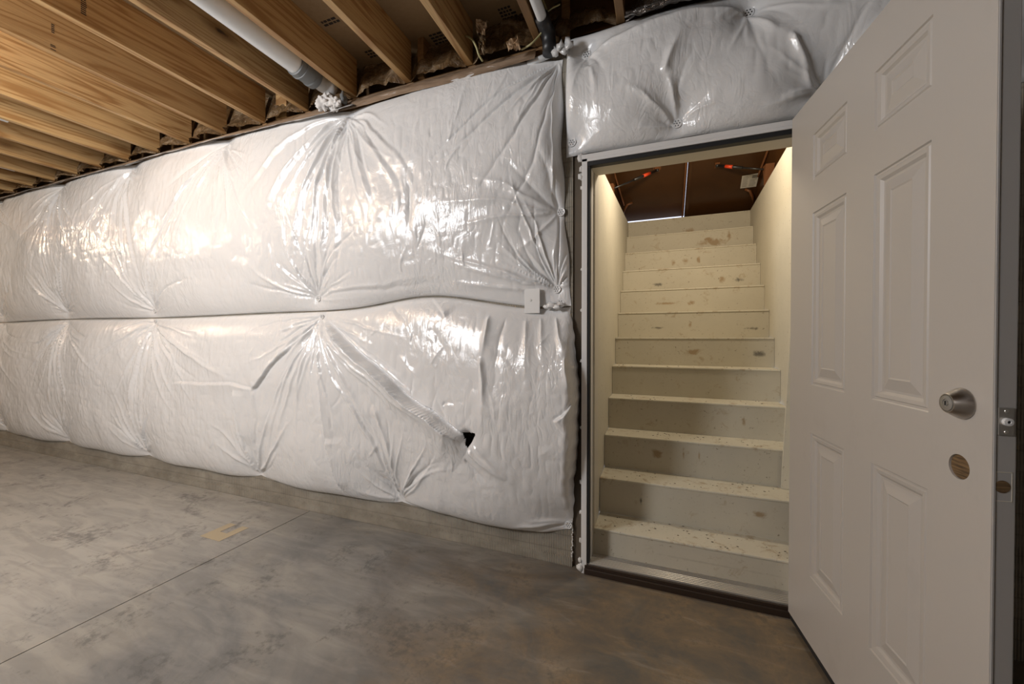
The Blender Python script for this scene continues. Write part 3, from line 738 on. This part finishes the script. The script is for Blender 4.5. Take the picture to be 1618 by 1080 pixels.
# ------------------------------------------------------------------ stairs
st = empty('staircase', (0, .06, 0)); tag(st, 'steep cream-painted precast concrete stairs with scuffed risers behind the doorway', 'stairs')
RISE, RUN = .1955, .194
xr_ = lambda y: .625 + .062 * max(y, 0)
bk = (.06, .055, .05); bn = (.30, .19, .085)
MARKS = {1: [(.25, .11, .30, .006, (.45, .41, .33))], 4: [(.45, .68, .012, .03, bn)], 2: [(-.1, .28, .008, .02, bk), (.45, .30, .03, .02, bn)], 3: [(-.02, .49, .03, .03, bn), (.12, .5, .008, .035, bn), (.20, .5, .008, .035, bn)],
         6: [(.20, 1.06, .06, .025, bn), (.61, 1.055, .045, .022, bk)], 7: [(.20, 1.26, .015, .03, bn), (.60, 1.23, .045, .012, bk), (-.02, 1.24, .05, .01, bk)], 8: [(.22, 1.44, .03, .02, bn), (.05, 1.44, .1, .012, bn)],
         9: [(.58, 1.63, .045, .022, bk), (-.03, 1.62, .045, .016, bk), (.46, 1.64, .03, .03, bn)], 10: [(.2, 1.84, .03, .03, bn), (.30, 1.84, .015, .03, bn), (.1, 1.83, .02, .03, bn)], 11: [(.45, 2.03, .12, .035, bn), (.56, 2.08, .02, .05, bn), (.40, 2.06, .04, .02, bn)], 12: [(.25, 2.20, .05, .03, bn)]}
for k in range(1, 13):
    yn = (k - 1) * RUN; z = .1870 + RISE * (k - 1); x0 = -.3195; x1 = xr_(yn + .06)
    zlo = .0 if k == 1 else z - RISE - .0
    mk = MARKS.get(k, [])
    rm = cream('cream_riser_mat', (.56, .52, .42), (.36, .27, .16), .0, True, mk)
    mb = MB(); mb.box(x0, x1, yn + .005, yn + .05, zlo + (.0 if k == 1 else -.002), z - .011)
    o = mb.build('riser', rm, st)
    mb = MB(); mb.box(x0, x1, yn, yn + RUN + .004, z - .011, z, .003)
    o = mb.build('tread', M['tread'], st)
# grit on the lower treads
mb = MB(); rg = random.Random(5)
for i in range(150):
    k = rg.choice((1, 1, 1, 2, 2, 3, 3, 4, 5)); x = rg.uniform(-.28, .58); y = (k - 1) * RUN + rg.uniform(.02, .18); z = .1870 + RISE * (k - 1); r = rg.uniform(.0012, .0038)
    mb.blob((x, y, z + r * .3), r, i, 1, (1.6, 1, .5), .5)
o = mb.build('grit', M['buck'], st); tag(o, 'crumbs of dirt and dead leaves', kind='stuff')
# leaf crumbs larger
# side walls
YE = 2.26
mb = MB(); mb.prism([(.06, -.05), (YE, -.05), (YE, 2.345), (.41, 2.142), (.12, 2.10), (.06, 2.10)], 'x', -.47, -.3215)
tag(mb.build('wall_stair_left', M['stairwall']), kind='structure')
mb = MB()
A = [mb.bm.verts.new((xr_(y) + .001, y, z)) for y, z in ((.225, -.05), (YE, -.05), (YE, 2.345), (.66, 2.257), (.225, 2.22))]
B = [mb.bm.verts.new((xr_(y) + .25, y, z)) for y, z in ((.225, -.05), (YE, -.05), (YE, 2.345), (.66, 2.257), (.225, 2.22))]
mb.bm.faces.new(A); mb.bm.faces.new(B[::-1])
for i in range(5): mb.bm.faces.new((A[i], B[i], B[(i + 1) % 5], A[(i + 1) % 5]))
tag(mb.build('wall_stair_right', M['stairwall']), kind='structure')
tag(MB().box(-.47, .90, 2.262, 2.40, -.05, 2.335).build('wall_stair_end', M['stairwall']), kind='structure')
tag(MB().box(-.47, .9, .0, .2, 2.605, 3.6).build('wall_house', M['bilco']), kind='structure')
# leaning board
mb = MB()
z0 = .187 + RISE + .001
pts = [(.583, z0), (.70, z0), (.70, 1.75), (.640, 1.75)]
yb = .06 + RUN * 2 - .018
pts2 = [(p[0], p[1]) for p in pts]
mb.prism(pts2, 'y', yb - .006, yb + .006)
mb.bm.verts.ensure_lookup_table()
for v in mb.bm.verts: 
    if v.co.z > 1: v.co.y -= .01
tag(mb.build('side_board', M['stairwall']), 'thin cream board standing upright on the second tread against the right stair wall', 'board')

# ------------------------------------------------------------------ bulkhead door
bh = empty('bulkhead_door', (0, 0, 0)); tag(bh, 'brown steel double-leaf bulkhead hatch closing the top of the stairs', 'hatch door')
YA, ZA, YB2, ZB2 = 2.33, 2.375, .20, 3.30     # lower and upper ends of the sloping leaves
def hz_(y): return ZA + (ZB2 - ZA) * (YA - y) / (YA - YB2)
def slab(xa, xb, y0, y1, off0, off1, name, mat, gap0=0):
    mb = MB()
    P_ = []
    for x in (xa, xb):
        for (y, o_) in ((y0, off0), (y1, off0), (y1, off1), (y0, off1)): P_.append(mb.bm.verts.new((x, y, hz_(y) + o_ + (gap0 if y == max(y0, y1) else 0))))
    a = P_[:4]; b = P_[4:]
    mb.bm.faces.new(a); mb.bm.faces.new(b[::-1])
    for i in range(4): mb.bm.faces.new((a[i], b[i], b[(i + 1) % 4], a[(i + 1) % 4]))
    return mb.build(name, mat, bh)
XC = .205
slab(-.50, XC - .001, .20, 2.315, 0, .02, 'left_leaf', M['bilco'])
slab(XC + .0015, 1.0, .20, 2.40, -.012, .008, 'right_leaf', M['bilco'])
slab(XC - .022, XC - .010, .25, 2.33, -.035, .0, 'seam_flange', M['bilco_lt'])
slab(XC + .010, XC + .034, .25, 2.33, -.040, -.01, 'seam_flange', M['bilco'])
slab(XC - .045, XC + .06, .98, 1.01, -.05, -.012, 'cross_bar', M['bilco_lt'])
slab(XC - .115, XC - .10, .95, 1.15, -.03, 0, 'stiffener', M['bilco'])
for xw, s in ((-.40, -1), (.79, 1)):
    mb = MB(); x0, x1 = sorted((xw, xw + s * .02)); mb.prism([(.06, 2.05), (2.40, 2.30), (2.40, hz_(2.40) + .0), (.20, hz_(.2)), (.06, 3.3)], 'x', x0, x1); mb.build('side_panel', M['bilco'], bh)
def ry(px, py, x):   # depth of the plane X = x on the ray
    u = (px - 809) / F_PX; v = (533 - py) / F_PX; dx, dy = -SA + u * CA, CA + u * SA; Z = x / dx; return (x, dy * Z - 1.95, 1.165 + v * Z)
def onleaf(px, py, off=-.02):
    u = (px - 809) / F_PX; v = (533 - py) / F_PX; dx, dy = -SA + u * CA, CA + u * SA
    # 1.165+vZ = hz(dy Z -1.95)+off
    k = (ZB2 - ZA) / (YA - YB2); Z = (ZA + k * (YA + 1.95) + off - 1.165) / (v + k * dy); return Vector((dx * Z, dy * Z - 1.95, 1.165 + v * Z))
mb = MB(); 
# right side plate under the strut
for (p_wall, p_leaf, plate, lab) in (((968, 299), (1037, 270), False, 'black gas strut with an orange sleeve on the left hatch leaf'), ((1207, 269), (1132, 263), True, 'black gas strut with an orange sleeve and mottled plate on the right hatch leaf')):
    a = onleaf(*p_leaf, -.035)
    xw = -.36 if p_wall[0] < 1000 else .735
    b = Vector(ry(p_wall[0], p_wall[1], xw))
    g = empty('gas_strut', (0, 0, 0)); tag(g, lab, 'gas strut', 'gas struts under the hatch')
    d = (a - b); 
    MB().tube([b + d * .02, b + d * .55], .007, 12).build('piston_rod', M['blk'], g, smooth=True)
    MB().tube([b + d * .45, b + d * .97], .0115, 12).build('cylinder', M['blk'], g, smooth=True)
    MB().tube([b + d * .66, b + d * .82], .0135, 12).build('sleeve', M['red'], g, smooth=True)
    MB().tube([a + Vector((-.015, 0, 0)), a + Vector((.015, 0, 0))], .014, 10).build('end_clevis', M['blk'], g, smooth=True)
    k = (ZB2 - ZA) / (YA - YB2); sl = -math.atan(k)
    mb = MB(); mb.box(-.032, .032, -.035, .035, -.004, .004, .001); o = mb.build('leaf_bracket', M['paper'] if plate else M['bilco_lt'], g); o.location = a + Vector((0, 0, .03)); o.rotation_euler = (sl, 0, 0)
    mb = MB(); mb.box(-.018, .018, -.012, .03, -.03, .004, .001); o = mb.build('leaf_lug', M['bilco_lt'], g); o.location = a + Vector((0, .01, .03)); o.rotation_euler = (sl, 0, 0)
    s = -1 if xw < 0 else 1
    mb = MB(); mb.prism([(b.y - .06, b.z + .02), (b.y + .04, b.z + .035), (b.y + .0, b.z - .12)], 'x', *sorted((xw - s * .008, xw + s * .05))); mb.build('wall_bracket', M['bilco_lt'], g)
    # upright angle of the curb
for (pts_, nm) in (([(1176, 300), (1183, 303), (1187, 311), (1190, 322)], 'handle'), ([(998, 321), (991, 324), (987, 330), (984, 337)], 'handle')):
    q = [onleaf(px, py, -.05 if i else -.02) for i, (px, py) in enumerate(pts_)]
    MB().tube(q, .011, 10).build(nm, M['bilco_lt'], bh, smooth=True)
for (p0, p1) in (((1213, 235), (1196, 280)), ((968, 270), (985, 325))):
    MB().tube([onleaf(*p0, -.015), onleaf(*p1, -.015)], .010, 4).build('leaf_rib', M['bilco_lt'], bh)
# sticker
q = [onleaf(*p, -.016) for p in ((1171, 279), (1198, 274.5), (1193, 295.5), (1168, 298.5))]
mb = MB(); A = [mb.bm.verts.new(v) for v in q]; B = [mb.bm.verts.new(v + Vector((0, 0, -.0012))) for v in q]
mb.bm.faces.new(A[::-1]); mb.bm.faces.new(B)
for i in range(4): mb.bm.faces.new((A[i], A[(i + 1) % 4], B[(i + 1) % 4], B[i]))
stk = mb.build('warning_sticker', M['paper'], bh); tag(stk, 'white printed label')
mb = MB()
def bil(u_, v_): return q[0].lerp(q[1], u_).lerp(q[3].lerp(q[2], u_), v_) + Vector((0, -.0003, -.0016))
def bq(u0, u1, v0, v1): mb.quad(bil(u0, v0), bil(u1, v0), bil(u1, v1), bil(u0, v1))
bq(.62, .93, .06, .30)
for r in range(9):
    for (u0, u1) in ((.08, .45), (.52, .92)):
        if r < 3 and u0 > .5: continue
        bq(u0, u1 - random.uniform(0, .1), .10 + r * .095, .10 + r * .095 + .035)
mb.build('sticker_text', M['print'], stk)

# ------------------------------------------------------------------ pipes, cables and scraps in the joist bays
pp = empty('drain_pipe', (0, 0, 0)); tag(pp, 'thick white pipe with a grey rubber coupling running in the bay between two joists', 'pipe')
xp, zp = -1.978, 2.745
MB().tube([(xp, -4.8, zp), (xp, -.27, zp)], .057, 28).build('pipe', M['pvc'], pp, smooth=False, angle=40)
MB().lathe([(.058, 0), (.066, .003), (.066, .03), (.070, .032), (.070, .04), (.064, .045), (.064, .10), (.068, .105), (.066, .14), (.050, .145)], (xp, -.29, zp), (0, 1, 0), 28).build('coupling', M['pvc_gray'], pp, angle=30)
MB().tube([(xp, -.15, zp), (xp, -.10, zp - .004), (xp + .02, -.065, zp - .015), (xp + .07, -.05, zp - .02)], .046, 20).build('elbow', M['pvc'], pp, smooth=True)
def at(px, py, y):
    x, z = W(px, py, y); return Vector((x, y, z))
# second pipe right of the first joist
p0, p1 = at(836, -30, -.55), at(858, 38, -.14)
pq = empty('vent_pipe', (0, 0, 0)); tag(pq, 'narrow white pipe ending in a black elbow beside the last joist before the doorway', 'pipe')
xq = p1.x
MB().tube([(xq, -4.5, p1.z), (xq, -.14, p1.z)], .024, 20).build('pipe', M['pvc'], pq, angle=40)
e0 = Vector((xq, -.17, p1.z))
MB().tube([e0, e0 + Vector((0, .05, 0)), e0 + Vector((.008, .095, -.02)), e0 + Vector((.01, .10, -.07)), e0 + Vector((.01, .10, -.11))], [.034, .034, .036, .034, .034], 20).build('elbow', M['abs'], pq, smooth=True)
e1 = e0 + Vector((.005, .10, -.115))
MB().tube([e1 + Vector((-.0, .03, .02)), e1 + Vector((-.07, .035, .015)), e1 + Vector((-.12, .04, .01))], .014, 16).build('side_pipe', M['pvc'], pq, smooth=True)
# far pipes glimpsed between the joists
for (px, py, rr, lab) in ((8, 193, .030, 'white pipe end glimpsed between far joists, nearer of two'), (14, 271, .03, 'white pipe end glimpsed between the farthest joists')):
    mm = (1045 - px) / (533 - py); xx = -1.42 * mm
    kk = round((-xx / 1.406 - .434) / .288 - .5); xx = (JX(kk) + .04 + JX(kk + 1)) / 2 + .1
    zz = 2.72; v = (533 - py) / F_PX; u = (px - 809) / F_PX; Zd = (zz - 1.165) / v; yy = (CA + u * SA) * Zd - 1.95
    tag(MB().tube([(xx, -4.5, zz), (xx, yy, zz)], rr, 16).build('conduit', M['pvc'], angle=40), lab, 'pipe')
# cables
def spline(pts, n=8):
    out = []
    P_ = [pts[0]] + list(pts) + [pts[-1]]
    for i in range(1, len(P_) - 2):
        a, b, c_, d_ = P_[i - 1], P_[i], P_[i + 1], P_[i + 2]
        for t in np.linspace(0, 1, n, endpoint=False):
            out.append(.5 * ((2 * b) + (c_ - a) * t + (2 * a - 5 * b + 4 * c_ - d_) * t * t + (3 * b - a - 3 * c_ + d_) * t ** 3))
    out.append(pts[-1]); return out
w1 = [at(848, -10, -.20), at(858, 8, -.17), at(864, 26, -.15), at(862, 44, -.12), at(852, 60, -.11), at(838, 74, -.12), at(824, 82, -.10)]
tag(MB().tube(spline(w1), .0042, 8).build('cable', M['wire'], smooth=True), 'yellow cable curving down past the narrow white pipe above the blanket', 'cable')
w1 = [at(864, 24, -.15), at(872, 18, -.16), at(884, 12, -.15)]
tag(MB().tube(spline(w1), .003, 8).build('cable', M['wire'], smooth=True), 'short stub of grey cable sticking out beside the black elbow', 'cable')
w1 = [at(729, 66, -.05), at(737, 61, -.10), at(746, 66, -.13), at(753, 78, -.13), at(757, 90, -.12), at(763, 100, -.09)]
tag(MB().tube(spline(w1), .0052, 8).build('cable', M['wire'], smooth=True), 'looped yellow cable poking out behind the second joist over the blanket edge', 'cable')
# scraps
x = at(735, 70, -.03)
tag(MB().blob((x.x, -.02, x.z - .02), .035, 3, 2, (1, .6, 1.3), .6).build('junction_scrap', M['pvc_gray'], smooth=True), 'dark grey crumpled plastic fitting behind the second joist end', 'scrap')
def scrap(pix, y, name, mat, lab, cat, seed):
    rs = random.Random(seed); c_ = [at(px, py, y) for px, py in pix]
    mb = MB(); n = 7; G = {}
    for side in (0, 1):
        for i in range(n + 1):
            for j in range(n + 1):
                u_, v_ = i / n, j / n; p = c_[0].lerp(c_[1], u_).lerp(c_[3].lerp(c_[2], u_), v_)
                rs2 = random.Random(seed * 1000 + i * 20 + j)
                p = p + Vector((0, rs2.uniform(-.014, .014) + side * .002, 0)); G[side, i, j] = mb.bm.verts.new(p)
        for i in range(n):
            for j in range(n): mb.bm.faces.new((G[side, i, j], G[side, i + 1, j], G[side, i + 1, j + 1], G[side, i, j + 1]))
    tag(mb.build(name, mat), lab, cat)
scrap([(751, 37), (772, 36), (765, 58), (755, 59)], -.16, 'paper_scrap', M['kraft'], 'tan torn paper scrap hanging beside the second joist', 'scrap', 1)
scrap([(757, 60), (766, 60), (766, 92), (757, 88)], -.13, 'paper_scrap', M['film'], 'long brown film strip hanging below the tan paper scrap', 'scrap', 2)
scrap([(800, 70), (818, 62), (822, 80), (803, 84)], -.14, 'paper_scrap', M['kraft'], 'crumpled tan paper scrap left of the black pipe elbow', 'scrap', 3)
c0 = at(523, 164, -.10)
mb = MB()
for i, (dx_, dz_, r) in enumerate(((-.045, .0, .045), (.01, .005, .042), (.05, -.01, .034), (-.02, .025, .035))): mb.blob((c0.x + dx_, -.10 + .02 * (i % 2), c0.z + dz_), r, 20 + i, 4, (1, .7, .9), .75)
tag(mb.build('wool_tuft', M['cotton'], smooth=True), 'tuft of loose white glass wool on top of the blanket under the white pipe', 'insulation tuft')
c0 = at(543, 158, -.08)
tag(MB().blob((c0.x, -.08, c0.z), .028, 31, 3, (.8, .6, 1.2), .7).build('dark_scrap', M['pvc_gray'], smooth=True), 'dark grey film scrap beside the white wool tuft', 'scrap')
# clear crumpled film at the joint of the blankets
mb = MB(); c0 = at(888, 80, -.09)
for i in range(4): mb.blob((c0.x + (i - 1.5) * .022, -.08 - .01 * (i % 2), c0.z + .012 * (i % 2)), .022, 50 + i, 2, (1, .6, 1), .9)
mb.build('crumpled_corner', vinyl('grey_vinyl', (.6, .6, .6), .15), ov, smooth=True)
# foil ridge over the door blanket
nxx = 160
S, T = np.meshgrid(np.linspace(-.16, 1.5, nxx), np.linspace(0, 1, 26))
Y = -.14 + .10 * T + .05 * vnoise(S, T * .25, 910, 16) * (1 - T * .4) + .03 * np.abs(vnoise(S, T * .25, 911, 34))
Z = 2.60 + .10 * T + .03 * vnoise(S, T * .3, 912, 7)
o = grid_mesh('foil_edge', np.stack([S, Y, Z], -1), M['foil'], ov); tag(o, 'crumpled silver upper edge')
